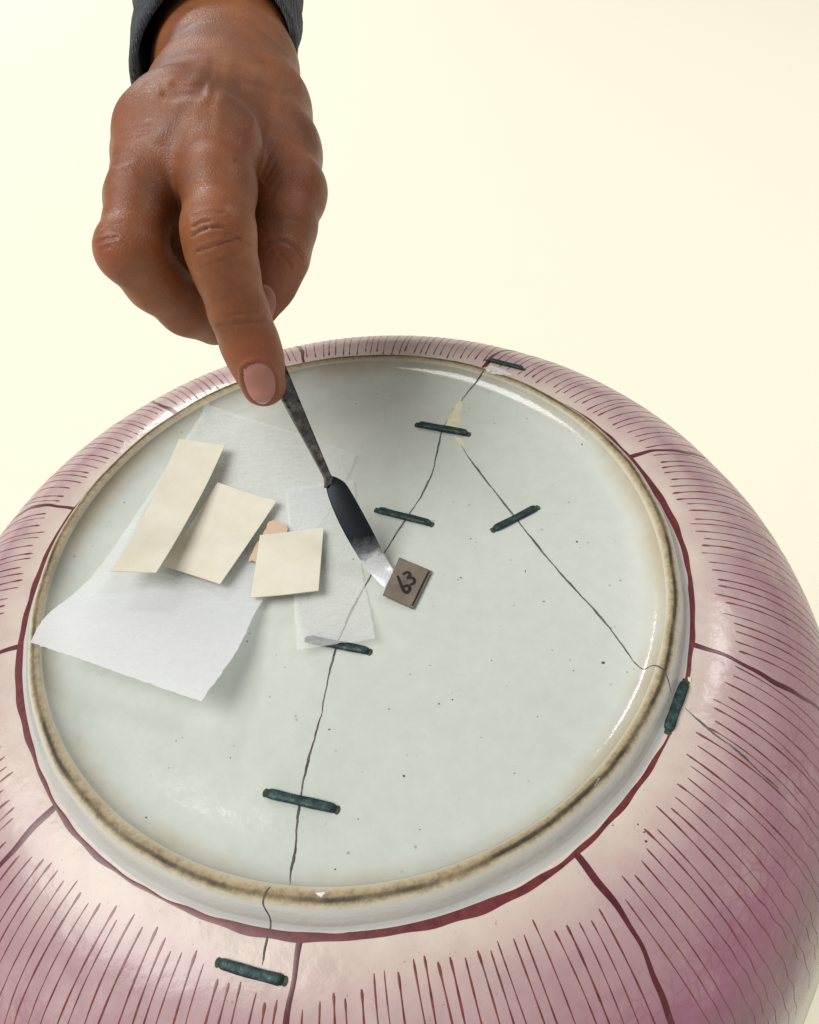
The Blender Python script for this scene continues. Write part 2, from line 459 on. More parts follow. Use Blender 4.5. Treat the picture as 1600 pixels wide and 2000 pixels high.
# veins inside each petal, one mesh of brush strokes to a petal
for i, a0 in enumerate(ALLP):
    a1 = ALLP[(i + 1) % len(ALLP)]; g = (a1 - a0) % (2 * math.pi)
    nv = max(6, int(round(g / .0275))); V = []; F = []
    for k in range(nv):
        s = (k + .9 + random.uniform(-.22, .22)) / (nv + .8)          # 0..1 over the petal
        c = abs(2 * s - 1)
        far = max(0, math.cos(a0 + g * s - 1.5)) ** .7; t0 = (.112 - .045 * far) + .11 * (1 - .5 * far) * c ** 2.5 + random.uniform(-.022, .028)
        amp = random.uniform(.5, 1.4); ph = random.random() * 6; fan = random.uniform(-.01, .01) + (.5 - s) * .05
        tend = random.uniform(.9, 1.25); N = 64
        pn = []; wd = []; w0 = .00045 * random.uniform(.65, 1.3); gap = random.uniform(.2, .9) if random.random() < .1 else 9
        for j in range(N):
            q = j / (N - 1); t = t0 + (tend - t0) * q
            a = a0 + g * s + fan * q + .0045 * amp * math.sin(q * 5 + ph) * q ** .5 + .0030 * amp * q * math.sin(q * 46 + ph * 2) * (q > .3) * min(1, (q - .3) * 3)
            pn.append(surf(a, t))
            ww = w0 * (.6 if j == 0 else 1.35 if j < 3 else 1) * (1 - .55 * q) * (1 + .25 * math.sin(j * .7 + ph))
            wd.append(ww * (.1 if abs(q - gap) < .012 else 1))
        v, f = ribbon(pn, wd, .00006); b = len(V); V += v; F += [tuple(b + z for z in x) for x in f]
    keep(mesh('painted_veins', V, F, M_vein), dish)

# cracks
px_ribbon('crack', [(945, 722), (930, 748), (907, 774), (899, 785)], .0006, M_crack, jit=.7)
px_ribbon('crack', [(886, 797), (872, 825), (860, 850), (853, 890), (843, 930), (820, 975), (790, 1018), (760, 1065), (735, 1105), (713, 1145), (690, 1185), (665, 1242), (655, 1268), (642, 1320), (634, 1360), (628, 1395)], .00058, M_crack, jit=.6)
px_ribbon('crack', [(628, 1395), (612, 1450), (598, 1500), (590, 1540), (583, 1590), (578, 1622), (580, 1650), (570, 1690), (566, 1726)], .00062, M_crackp, jit=.7)
px_ribbon('crack', [(527, 1732), (517, 1748), (513, 1765), (522, 1782), (530, 1800), (527, 1820), (517, 1850), (513, 1885)], .00045, M_crackp, jit=.7)
px_ribbon('crack', [(897, 862), (913, 890), (935, 920), (960, 952), (990, 990), (1012, 1018), (1045, 1060), (1080, 1103), (1120, 1148), (1165, 1195), (1205, 1245), (1236, 1290)], .00066, M_crack, jit=.45)
px_ribbon('crack', [(1236, 1290), (1248, 1303), (1258, 1309), (1270, 1301), (1282, 1299), (1296, 1308), (1303, 1322), (1312, 1352)], .00042, M_crack, jit=.4)
px_ribbon('crack', [(1338, 1383), (1370, 1412), (1400, 1438), (1440, 1465), (1475, 1500), (1520, 1540)], .0006, M_crack, jit=.5)
px_ribbon('crack', [(1160, 1535), (1166, 1528), (1172, 1520)], .0004, M_crackf)
# yellow filler where the cracks meet, and white chips on the foot
def px_patch(name, outline, mat, lift=.00025, bvh=None, parent=None, rings=4):
    cx = sum(p[0] for p in outline) / len(outline); cy = sum(p[1] for p in outline) / len(outline)
    ol = densify(outline + [outline[0]], 3)[:-1]; V = []; F = []
    h = hit(cx, cy, bvh); V.append(h[0] + h[1] * lift)
    m = len(ol)
    for k in range(1, rings + 1):
        s = k / rings
        for (u, v) in ol:
            jit = random.uniform(-.8, .8) * s
            hh = hit(cx + (u - cx) * s + jit, cy + (v - cy) * s + jit, bvh)
            V.append(hh[0] + hh[1] * (lift * (1 if k < rings else -.3)))
    for j in range(m): F.append((0, 1 + j, 1 + (j + 1) % m))
    for k in range(rings - 1):
        for j in range(m):
            a = 1 + k * m; b = a + m; j2 = (j + 1) % m
            F.append((a + j, b + j, b + j2, a + j2))
    return keep(mesh(name, V, F, mat), parent or dish)
n = NT('yellow_filler'); M_fill = n.set(Base_Color=n.ramp(n.noise(350, 5, .7), [(.3, (.62, .57, .36)), (.6, (.78, .74, .52)), (.8, (.83, .81, .66))]), Roughness=.7, Normal=n.bump(n.noise(600, 4), .5, .0006))
o = px_patch('filler_patch', [(900, 774), (906, 788), (901, 805), (899, 822), (896, 840), (878, 840), (869, 830), (877, 812), (885, 796)], M_fill); o['label'] = 'pale yellow filler wedge where two cracks meet'
px_patch('filler_patch', [(886, 851), (900, 853), (907, 866), (908, 877), (901, 870), (893, 862)], M_fill)
n = NT('bare_chip'); M_chip = n.set(Base_Color=n.ramp(n.noise(500, 4), [(.3, (.62, .60, .55)), (.7, (.80, .80, .78))]), Roughness=.6, Normal=n.bump(n.noise(700), .6, .0006))
px_patch('chip', [(945, 716), (960, 713), (985, 722), (1003, 732), (985, 733), (962, 730), (950, 728)], M_chip, .0003)
px_patch('chip', [(615, 1744), (634, 1741), (637, 1745), (627, 1753), (621, 1749)], M_chip, .0002)
px_patch('chip', [(1342, 1322), (1351, 1322), (1350, 1334), (1344, 1331)], M_fill, .0004)
# pits and specks in the glaze that read singly
M_pit = m_paint('glaze_pit', (.05, .055, .055), (.12, .12, .11), .7)
for (u, v, r) in [(789, 1515, 5), (643, 1425, 4), (655, 1698, 4), (286, 1597, 3.5), (1178, 1294, 5), (884, 1367, 3), (1005, 1510, 2.5), (858, 1375, 2.5), (1127, 1058, 3.5), (900, 1128, 2.6), (920, 1052, 2.4), (1062, 1175, 2.5), (1004, 1182, 2.2), (1137, 868, 2.6), (697, 1170, 2), (483, 1253, 2.6), (1026, 1115, 2.4), (1120, 1310, 2.5), (760, 1385, 2.2), (960, 1290, 2.2), (1258, 1625, 4), (1262, 1643, 5), (1247, 1610, 3), (1197, 1612, 2.5), (940, 1440, 2), (840, 1300, 2), (1050, 1400, 2.2), (700, 1600, 2), (330, 1500, 2), (820, 1620, 2), (450, 1480, 2)]:
    px_patch('pit', [(u + r * math.cos(a) * random.uniform(.5, 1.1), v + r * .8 * math.sin(a) * random.uniform(.5, 1.1)) for a in np.linspace(0, 2 * math.pi, 8)[:-1]], M_pit, .00006, rings=2)

# bronze staples
M_st = m_staple()
n = NT('staple_cement'); M_cem = n.set(Base_Color=n.ramp(n.noise(500, 4), [(.3, (.02, .025, .018)), (.7, (.075, .085, .05))]), Roughness=.85, Normal=n.bump(n.noise(700), .5, .0006))
def staple(a, b, wpx, bow=.0):
    ha, hb = hit(*a), hit(*b); pa, na = ha; pb, nb = hb
    up = (na + nb).normalized(); d = (pb - pa); L = d.length; d.normalize()
    side = d.cross(up).normalized(); up = side.cross(d).normalized()
    wd = wpx * .44 * (Vector(pa) - Vector(CAM)).dot(Vector(FW)) / FPX
    N = 26; K = 14; V = []; F = []
    for i in range(N):
        s = i / (N - 1); x = s * L
        e = min(s, 1 - s) * L / (wd * 1.6)
        top = wd * 1.05 * (min(1, e) * (2 - min(1, e))) ** .5 if e < 1 else wd * 1.05
        ww = wd * (.72 + .28 * min(1, e * 1.5)) * (1 + .04 * math.sin(i * .45 + L * 900) + random.uniform(-.015, .015))
        base = pa + (pb - pa) * s
        for k in range(K):
            an = math.pi * 2 * k / K
            cx = math.copysign(abs(math.cos(an)) ** .75, math.cos(an)); cz = math.copysign(abs(math.sin(an)) ** .75, math.sin(an))
            V.append(base + side * (ww * cx + wd * .05 * math.sin(s * 5 + L * 300)) + up * (cz * wd * .55 + top - wd * .5 + random.uniform(-.02, .02) * wd))
    for i in range(N - 1):
        for k in range(K):
            k2 = (k + 1) % K; F.append((i * K + k, i * K + k2, (i + 1) * K + k2, (i + 1) * K + k))
    F.append(tuple(range(K))[::-1]); F.append(tuple((N - 1) * K + k for k in range(K)))
    st = keep(mesh('staple', V, F, M_st), dish)
    for p, s in ((pa, -1), (pb, 1)):       # cement collar in each drilled hole
        Vc = []; Fc = []
        for k in range(16):
            an = 2 * math.pi * k / 16
            q = p + d * (wd * .6 * math.cos(an) + s * wd * .1) + side * (wd * .9 * math.sin(an))
            Vc.append(q + up * .00012)
        Vc.append(p + up * .0004)
        for k in range(16): Fc.append((k, (k + 1) % 16, 16))
        c = mesh('cement_collar', Vc, Fc, M_cem); c.parent = st; c.matrix_parent_inverse = Matrix.Translation(dish.location).inverted() @ Matrix.Identity(4)
        c.matrix_parent_inverse = st.matrix_basis.inverted() @ Matrix.Identity(4)
    return st
for a, b, wpx in [((815, 830), (915, 849), 17), ((736, 997), (843, 1025), 17), ((963, 1036), (1050, 992), 17), ((601, 1249), (722, 1274), 19), ((520, 1549), (658, 1582), 22), ((952, 704), (1023, 722), 13), ((1338, 1332), (1303, 1428), 23), ((427, 1880), (556, 1916), 23)]:
    staple(a, b, wpx)

# ------------------------------------------------------------------ papers lying in the well
def sheet(name, rows, mat, nu=28, nv=36, thick=0.0, clampz=.0004, rough=0.0):
    """rows: list of rows of (u, v, height above the well floor); spline-like bilinear blend"""
    R = np.array([[np.append(pz(u, v, FL + h), 0)[:3] for (u, v, h) in row] for row in rows])
    def interp1(arr, t):                    # Catmull-Rom along axis 0
        n = len(arr)
        if n == 2: return arr[0] * (1 - t) + arr[1] * t
        x = t * (n - 1); i = min(int(x), n - 2); q = x - i
        p0 = arr[i - 1] if i > 0 else 2 * arr[0] - arr[1]; p3 = arr[i + 2] if i + 2 < n else 2 * arr[-1] - arr[-2]
        p1, p2 = arr[i], arr[i + 1]
        return .5 * (2 * p1 + (p2 - p0) * q + (2 * p0 - 5 * p1 + 4 * p2 - p3) * q * q + (3 * p1 - p0 - 3 * p2 + p3) * q ** 3)
    V = []; F = []
    for j in range(nv + 1):
        row = [interp1(R[:, k], j / nv) for k in range(R.shape[1])]
        row = np.array(row)
        for i in range(nu + 1):
            p = interp1(row, i / nu)
            if rough and (i in (0, nu) or j in (0, nv)): p = p + rng.normal(0, rough, 3) * [1, 1, 0]
            g, _ = drop(p)
            p[2] = max(p[2], g.z + clampz)
            V.append(p)
    for j in range(nv):
        for i in range(nu):
            a = j * (nu + 1) + i; F.append((a, a + nu + 1, a + nu + 2, a + 1))
    dn = [j / nv for j in range(nv + 1) for i in range(nu + 1)]
    ctr = np.mean(V, axis=0); base = Vector((ctr[0], ctr[1], ctr[2]))
    o = mesh(name, [np.array(v) - ctr for v in V], F, mat); o.location = base; attr(o, 'down', dn)
    if thick:
        md = o.modifiers.new('thickness', 'SOLIDIFY'); md.thickness = thick; md.offset = -1
        md = o.modifiers.new('crisp', 'EDGE_SPLIT'); md.split_angle = .6
    return o
M_tisA = m_tissue('tissue_large', .68, .2); M_tisB = m_tissue('tissue_small', .74, .8)
A = sheet('tissue_sheet', [
    [(405, 790, .004), (500, 822, .003), (598, 852, .0018), (697, 888, .0008)],
    [(338, 895, .0015), (440, 925, .001), (560, 965, .0008), (650, 988, .0006)],
    [(262, 1010, .0025), (365, 1045, .002), (475, 1080, .001), (570, 1098, .001)],
    [(180, 1125, .006), (290, 1145, .006), (400, 1160, .004), (512, 1172, .003)],
    [(90, 1204, .012), (210, 1220, .012), (330, 1245, .010), (464, 1268, .007)],
    [(60, 1255, .017), (155, 1286, .016), (260, 1324, .014), (393, 1370, .012)]], M_tisA, 40, 60, rough=.00012)
tag(A, 'large white translucent tissue sheet curling up at its lower left end', 'tissue sheet')
B = sheet('tissue_sheet', [
    [(556, 955, .0016), (625, 945, .0014), (690, 938, .0012)],
    [(562, 1006, .0016), (630, 1012, .0022), (697, 1020, .0014)],
    [(572, 1110, .0016), (640, 1112, .0012), (708, 1118, .001)],
    [(575, 1190, .002), (645, 1188, .0018), (720, 1178, .0016)],
    [(580, 1270, .0046), (655, 1258, .0038), (733, 1247, .0036)]], M_tisB, 30, 44, rough=.00015)
tag(B, 'small see-through tissue strip under the spatula, lower edge over a staple', 'tissue sheet')
M_card = m_paper('cream_card', (.80, .755, .60), (.87, .845, .735))
c1 = sheet('paper_slip', [
    [(350, 857, .006), (439, 870, .0055)], [(318, 930, .0075), (405, 943, .007)], [(283, 1003, .0095), (369, 1010, .009)],
    [(250, 1065, .0125), (336, 1068, .0115)], [(215, 1115, .016), (305, 1118, .0145)]], M_card, 14, 30, .0003, .0008)
tag(c1, 'long narrow cream paper strip, the leftmost slip, its lower end raised', 'paper slip', 'cream paper slips in the dish')
c2 = sheet('paper_slip', [
    [(425, 942, .0035), (483, 962, .0035), (541, 978, .0035)], [(372, 1024, .0042), (430, 1040, .0042), (488, 1056, .0045)], [(318, 1104, .007), (374, 1122, .006), (430, 1140, .0066)]], M_card, 16, 20, .0004, .0008)
tag(c2, 'broad cream paper rectangle between the long strip and the small square', 'paper slip', 'cream paper slips in the dish')
c3 = sheet('paper_slip', [
    [(508, 1045, .004), (570, 1038, .0036), (632, 1030, .0036)], [(499, 1106, .004), (563, 1099, .004), (627, 1092, .0042)], [(490, 1167, .0052), (556, 1161, .0052), (622, 1153, .0054)]], M_card, 16, 18, .0004, .0008)
tag(c3, 'small cream paper square resting on the see-through tissue strip', 'paper slip', 'cream paper slips in the dish')
M_peach = m_paper('peach_scrap', (.70, .52, .35), (.74, .58, .42))
c4 = sheet('paper_scrap', [[(528, 1018, .0026), (545, 1019, .0027), (564, 1031, .0026)], [(508, 1052, .0026), (530, 1056, .0027), (552, 1062, .0026)], [(484, 1093, .0026), (500, 1098, .0026), (520, 1098, .0026)]], M_peach, 10, 10, .0003, .0008, rough=.0003)
tag(c4, 'torn peach paper scrap mostly hidden under the small cream square', 'paper scrap')
# blue-black stain soaked into the tissue where it touches the staple
# ------------------------------------------------------------------ number tag
n = NT('tag_card')
c = n.ramp(n.noise(120, 5, .7), [(.3, (.155, .125, .09)), (.55, (.215, .18, .135)), (.8, (.26, .225, .175))])
fz = n.noise(700, 5, .75)
c = n.mix(.5, c, n.ramp(fz, [(.3, (.62, .6, .58)), (.6, (1, 1, 1))]), 'MULTIPLY')
tc = n.n('ShaderNodeAttribute'); tc.attribute_name = 'smudge'
c = n.mix(n.math('MULTIPLY', tc.outputs['Fac'], n.ramp(n.noise(260, 4), [(.3, .35), (.65, .85)])), c, (.035, .03, .025))
M_tag = n.set(Base_Color=c, Roughness=.85, Normal=n.bump(fz, .4, .0005))
tg_root = empty('number_tag', tuple(pz(795, 1138, FL)))
tag(tg_root, 'small square brown card tag with handwritten 63 at the spatula tip', 'tag')
TAGC = [(780, 1088), (844, 1115), (808, 1188), (748, 1161)]
TL, TR, BR, BL = [pz(u, v, FL + h) for (u, v), h in zip(TAGC, (.0026, .0014, .0014, .0030))]
def tagp(s, t, up=0):
    p = (TL * (1 - s) + TR * s) * (1 - t) + (BL * (1 - s) + BR * s) * t
    nn = np.cross(TR - TL, BL - TL); nn /= np.linalg.norm(nn); nn = nn if nn[2] > 0 else -nn
    return p + nn * up
V = []; F = []; K = 24; sm = []
for side, up in ((0, 0.0), (1, -.0007)):
    for j in range(K + 1):
        for i in range(K + 1):
            s, t = i / K, j / K
            e = min(s, 1 - s, t, 1 - t)
            jx = random.uniform(-.006, .006) if (i in (0, K) or j in (0, K)) else 0
            V.append(tagp(s + jx, t + jx, up - (.00012 if e == 0 and not side else 0)))
            bl = math.exp(-(((s - .47) / .23) ** 2 + ((t - .55) / .3) ** 2)); sm.append(min(1, .55 * bl + .5 * max(0, 1 - e / .06) * .6))
    off = side * (K + 1) ** 2
    for j in range(K):
        for i in range(K):
            a = off + j * (K + 1) + i; F.append((a, a + K + 1, a + K + 2, a + 1) if not side else (a, a + 1, a + K + 2, a + K + 1))
S2 = (K + 1) ** 2
rim = [i for i in range(K)] + [j * (K + 1) + K for j in range(K)] + [K * (K + 1) + K - i for i in range(K)] + [(K - j) * (K + 1) for j in range(K)]
for a, b in zip(rim, rim[1:] + rim[:1]): F.append((a, b, b + S2, a + S2))
card = keep(mesh('card', V, F, M_tag, smooth=False), tg_root); attr(card, 'smudge', sm)
M_ink = m_paint('black_ink', (.006, .005, .005), (.015, .012, .01), .6)
def ink(name, pts, w0):
    pts = densify(smooth_poly(pts, 3), .02)
    up = Vector(np.cross(TR - TL, BL - TL)).normalized(); up = up if up.z > 0 else -up
    pn = [(Vector(tagp(s, t)), up) for s, t in pts]
    wd = [w0 * (.75 + .35 * math.sin(3.1 * i / len(pn)) + random.uniform(-.08, .08)) for i in range(len(pn))]
    v, f = ribbon(pn, wd, .00012); return keep(mesh(name, v, f, M_ink), tg_root)
def tpx(u, v):                              # pixel -> (s, t) on the tag
    a = np.array(TAGC[0], float); ex = np.array(TAGC[1]) - a; ey = np.array(TAGC[3]) - a
    q = np.linalg.solve(np.stack([ex, ey], 1), np.array([u, v]) - a); return (q[0], q[1])
def z4(x, y): return tpx(520 + x / 3.447, 720 + y / 3.447)
ink('inked_digit', [z4(885, 1398), z4(898, 1430), z4(915, 1470), z4(932, 1502), z4(952, 1512), z4(970, 1498), z4(972, 1474), z4(955, 1462), z4(932, 1470), z4(920, 1480)], .0011)
ink('inked_digit', [z4(922, 1392), z4(935, 1378), z4(955, 1372), z4(970, 1385), z4(968, 1402), z4(950, 1415), z4(972, 1408), z4(995, 1415), z4(1004, 1435), z4(992, 1455), z4(970, 1458)], .0011)
ink('inked_edge_line', [(.93, .03), (.925, .3), (.93, .7), (.93, .97)], .0006)

# ------------------------------------------------------------------ spatula
spat = empty('spatula', tuple(pz(757, 1128, FL)))
tag(spat, 'slim steel spatula, dark blade and bright tip painted as reflections, held by the fingers and lifting the tag', 'spatula')
def blade_mesh():
    # (left px, right px, height over floor)
    rows = [((635, 936), (652, 930), .0236), ((637, 945), (672, 940), .0222), ((637, 952), (677, 946), .0214), ((640, 968), (685, 958), .0200), ((652, 1000), (702, 988), .0170), ((668, 1034), (720, 1021), .0135), ((685, 1064), (736, 1052), .0103), ((702, 1092), (746, 1073), .0070), ((716, 1113), (755, 1091), .0038), ((732, 1131), (763, 1103), .0020), ((748, 1147), (768, 1110), .0012), ((754, 1151), (773, 1117), .0010)]
    V = []; F = []; al = []; n = 9
    for i, (l, r, h) in enumerate(rows):
        L, R = pz(*l, FL + h), pz(*r, FL + h + .0004)
        for k in range(n):
            s = k / (n - 1); p = L * (1 - s) + R * s
            V.append(p + np.array([0, 0, .0006 * (1 - (2 * s - 1) ** 2)])); al.append(i / (len(rows) - 1))
    for i in range(len(rows) - 1):
        for k in range(n - 1):
            a = i * n + k; F.append((a, a + 1, a + n + 1, a + n))
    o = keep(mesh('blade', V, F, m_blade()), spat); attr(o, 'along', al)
    md = o.modifiers.new('thickness', 'SOLIDIFY'); md.thickness = .0009; md.offset = 0
    md = o.modifiers.new('round', 'SUBSURF'); md.levels = 2; md.render_levels = 2
    return o
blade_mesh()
HA = pz(644, 940, FL + .0228); HB = px(556, 756, .2255)
HD = (HB - HA) / np.linalg.norm(HB - HA)
def handle_mesh():
    hx = np.cross(HD, np.array([0, 0, 1.])); hx /= np.linalg.norm(hx); hx = hx if hx[0] > 0 else -hx
    hy = np.cross(hx, HD); hy = hy if hy[2] > 0 else -hy
    V = []; F = []; pit = []; Ltot = np.linalg.norm(HB - HA) + .045; N = 90; K = 20
    for i in range(N + 1):
        s = i / N * Ltot; q = s / .05
        hw = .0012 + .0024 * min(1, q) ** 1.1; ht = .0012 + .0007 * min(1, q)
        if s < .004: hw += .0016 * (1 - s / .004) ** 2
        for k in range(K):
            an = 2 * math.pi * k / K
            x = math.copysign(abs(math.cos(an)) ** .55, math.cos(an)) * hw; y = math.copysign(abs(math.sin(an)) ** .55, math.sin(an)) * ht
            if math.sin(an) > .8 and q > .12: y -= .0005      # groove down the face
            V.append(HA + HD * (s - .001) + hx * x + hy * y)
            row = (math.sin(s * 2600) > .25) and q > .62 and (abs(math.cos(an)) > .55 and math.sin(an) > .2)
            pit.append(1.0 if row and random.random() < .75 else 0.0)
    for i in range(N):
        for k in range(K):
            k2 = (k + 1) % K; F.append((i * K + k, i * K + k2, (i + 1) * K + k2, (i + 1) * K + k))
    F.append(tuple(range(K))[::-1]); F.append(tuple(N * K + k for k in range(K)))
    o = keep(mesh('handle', V, F, m_handle()), spat); attr(o, 'pit', pit); return o
handle_mesh()

# ------------------------------------------------------------------ the hand: a signed-distance body turned into one mesh
mm = .001
def J(u, v, d, r): return (px(u, v, d), r * mm)
IDX = [J(425, 278, .2155, 11.4), J(427, 365, .2065, 10.8), J(428, 452, .199, 10.0), J(431, 492, .2005, 9.5), J(444, 535, .204, 9.0), J(466, 608, .210, 8.6), J(488, 670, .215, 8.6), J(501, 704, .2175, 8.0), J(515, 750, .221, 7.1)]
MID = [J(308, 268, .222, 10.9), J(278, 385, .2115, 10.1), J(258, 490, .2035, 9.6), J(304, 550, .213, 8.9), J(366, 598, .226, 9.2), J(418, 626, .236, 8.2)]
RIN = [J(290, 302, .243, 11.2), J(268, 390, .232, 10), J(264, 470, .228, 9.5), J(315, 520, .238, 9), J(370, 565, .248, 8.5), J(425, 605, .256, 7.6)]
PNK = [J(295, 325, .262, 9.5), J(300, 390, .256, 8.6), J(302, 440, .252, 8.2), J(340, 480, .258, 7.8), J(372, 515, .264, 7.5), J(415, 555, .270, 6.8)]
THB = [J(518, 215, .262, 14.8), J(545, 300, .248, 12.9), J(563, 372, .237, 12.0), J(553, 440, .231, 10.6), J(540, 498, .229, 10.2), J(520, 548, .230, 9.4), J(498, 592, .232, 8.3)]
WR = J(484, 130, .286, 17); WU = J(386, 130, .288, 17)
PALM = [(WR, J(425, 278, .217, 11)), (J(402, 140, .288, 15), J(306, 272, .225, 10.5)), (J(435, 135, .287, 18), J(362, 275, .226, 11)),
        (J(392, 160, .302, 13), J(290, 302, .244, 11)), (J(385, 185, .312, 12), J(295, 325, .262, 9.5)),
        (J(495, 150, .288, 17), J(520, 215, .262, 15.3)), (J(440, 190, .27, 17), J(545, 300, .252, 12)),
        (J(430, 250, .250, 19), J(400, 330, .250, 17)), (J(400, 230, .275, 20), J(340, 330, .262, 16))]
ARM = [(WR, J(500, -40, .345, 20)), (WU, J(385, -40, .350, 20)), (J(435, 130, .287, 19), J(440, -40, .348, 23)),
       (J(500, -40, .345, 20), J(510, -170, .42, 24)), (J(385, -40, .350, 20), J(385, -170, .425, 24)), (J(440, -40, .348, 23), J(445, -170, .422, 28))]

def cone(P, a, b, ra, rb):
    ab = b - a; L = ab @ ab
    t = np.clip(((P - a) @ ab) / L, 0, 1)
    q = P - a - t[:, None] * ab
    return np.sqrt((q * q).sum(1)) - (ra + (rb - ra) * t)
def smin(a, b, k):
    h = np.clip(k - np.abs(a - b), 0, None) / k
    return np.minimum(a, b) - h * h * k * .25
def chain(P, ch, k=.003):
    d = None
    for (a, ra), (b, rb) in zip(ch[:-1], ch[1:]):
        e = cone(P, a, b, ra, rb); d = e if d is None else smin(d, e, k)
    return d
def ball(P, c, r): 
    q = P - c; return np.sqrt((q * q).sum(1)) - r
EXTRA = [J(500, 268, .244, 10.5), J(520, 330, .246, 8), J(360, 240, .227, 13), J(352, 295, .2195, 12.2), J(347, 348, .2185, 10.2), J(336, 452, .2285, 9), J(345, 500, .233, 9.5), J(340, 468, .240, 14), J(345, 480, .254, 18), J(390, 525, .248, 14)]
KNUCK = [(J(440, 272, .2125, 9.5)), (J(300, 258, .2195, 9.2)), (J(251, 489, .2015, 8.6)), (J(425, 448, .1968, 9.0)), (J(570, 374, .2345, 10.8))]
def sdf(P):
    body = None
    for (a, ra), (b, rb) in PALM + ARM:
        e = cone(P, a, b, ra, rb); body = e if body is None else smin(body, e, .008)
    for c, r in EXTRA: body = smin(body, ball(P, c, r), .015)
    d = body
    fi = smin(chain(P, IDX), ball(P, *KNUCK[3]), .003); fm = smin(chain(P, MID), ball(P, *KNUCK[2]), .003)
    fr = chain(P, RIN); fp_ = chain(P, PNK); ft = smin(chain(P, THB, .004), ball(P, *KNUCK[4]), .004)
    d = smin(d, fi, .007); d = smin(d, ball(P, *KNUCK[0]), .006)
    d2 = smin(body, fm, .007); d = smin(d, d2, .0012); d = smin(d, ball(P, *KNUCK[1]), .006)
    d2 = smin(body, fr, .006); d = smin(d, d2, .001)
    d2 = smin(body, fp_, .006); d = smin(d, d2, .001)
    d2 = smin(body, ft, .010); d = smin(d, d2, .0012)
    return d
def surface_nets(h):
    pts = [c for ch in (IDX, MID, RIN, PNK, THB) for c in ch] + [c for s in PALM + ARM for c in s]
    lo = np.min([c - r for c, r in pts], 0) - .004; hi = np.max([c + r for c, r in pts], 0) + .004
    n = np.ceil((hi - lo) / h).astype(int) + 1
    ax = [lo[i] + h * np.arange(n[i]) for i in range(3)]
    # coarse pass to find the blocks that hold the surface
    B = 8; D = np.full(n, 1.0, np.float32)
    nb = np.ceil(n / B).astype(int)
    cen = np.stack(np.meshgrid(*[lo[i] + h * (np.arange(nb[i]) * B + B / 2 - .5) for i in range(3)], indexing='ij'), -1).reshape(-1, 3)
    dc = sdf(cen).reshape(nb); near = np.abs(dc) < h * B * 1.05 + .004
    D = np.repeat(np.repeat(np.repeat(np.sign(dc).astype(np.float32), B, 0), B, 1), B, 2)[:n[0], :n[1], :n[2]].copy()
    mask = np.repeat(np.repeat(np.repeat(near, B, 0), B, 1), B, 2)[:n[0], :n[1], :n[2]]
    idx = np.argwhere(mask); val = np.empty(len(idx), np.float32)
    for s in range(0, len(idx), 400000):
        val[s:s + 400000] = sdf(lo + h * idx[s:s + 400000])
    D[mask] = val
    inside = D < 0
    # cells with a sign change
    cor = [(i, j, k) for i in (0, 1) for j in (0, 1) for k in (0, 1)]
    def sub(A, o): return A[o[0]:A.shape[0] - 1 + o[0], o[1]:A.shape[1] - 1 + o[1], o[2]:A.shape[2] - 1 + o[2]]
    cnt = sum(sub(inside, o).astype(np.int8) for o in cor)
    act = (cnt > 0) & (cnt < 8); ci = np.argwhere(act); vid = np.full(act.shape, -1, np.int64); vid[act] = np.arange(len(ci))
    acc = np.zeros((len(ci), 3)); num = np.zeros(len(ci))
    edges = [(a, b) for a in cor for b in cor if sum(b) - sum(a) == 1 and all(y >= x for x, y in zip(a, b))]
    for a, b in edges:
        va = D[ci[:, 0] + a[0], ci[:, 1] + a[1], ci[:, 2] + a[2]]; vb = D[ci[:, 0] + b[0], ci[:, 1] + b[1], ci[:, 2] + b[2]]
        m = (va < 0) != (vb < 0); t = np.where(m, va / np.where(m, va - vb, 1), 0)
        p = np.array(a) + t[:, None] * (np.array(b) - np.array(a))
        acc[m] += p[m]; num[m] += 1
    V = lo + h * (ci + acc / num[:, None])
    F = []
    for axis in range(3):
        o1, o2 = [i for i in range(3) if i != axis]
        A = inside; s0 = [slice(None)] * 3; s1 = [slice(None)] * 3; s0[axis] = slice(0, -1); s1[axis] = slice(1, None)
        ch = A[tuple(s0)] != A[tuple(s1)]; e = np.argwhere(ch)
        ok = (e[:, o1] > 0) & (e[:, o2] > 0) & (e[:, o1] < A.shape[o1] - 1) & (e[:, o2] < A.shape[o2] - 1); e = e[ok]
        def cell(d1, d2):
            q = e.copy(); q[:, o1] -= d1; q[:, o2] -= d2; return vid[q[:, 0], q[:, 1], q[:, 2]]
        quad = np.stack([cell(1, 1), cell(0, 1), cell(0, 0), cell(1, 0)], 1)
        flip = A[e[:, 0], e[:, 1], e[:, 2]]; flip = ~flip if axis == 1 else flip
        quad[~flip] = quad[~flip][:, ::-1]
        F.append(quad)
    return V, np.concatenate(F)
HV, HF = surface_nets(.0013)
def subdiv(V, F):
    e = np.stack([F, np.roll(F, -1, 1)], -1).reshape(-1, 2); es = np.sort(e, 1)
    u, inv = np.unique(es, axis=0, return_inverse=True); inv = inv.reshape(F.shape)
    ev = (V[u[:, 0]] + V[u[:, 1]]) / 2; fv = V[F].mean(1)
    n = len(V); ne = len(u); ei = n + inv; fi = n + ne + np.arange(len(F))
    Q = [np.stack([F[:, k], ei[:, k], fi, ei[:, k - 1]], 1) for k in range(4)]
    return np.concatenate([V, ev, fv]), np.concatenate(Q)
def grad(P, e=2e-4):
    g = np.stack([sdf(P + np.eye(3)[i] * e) - sdf(P - np.eye(3)[i] * e) for i in range(3)], 1)
    return g / np.linalg.norm(g, axis=1, keepdims=True)
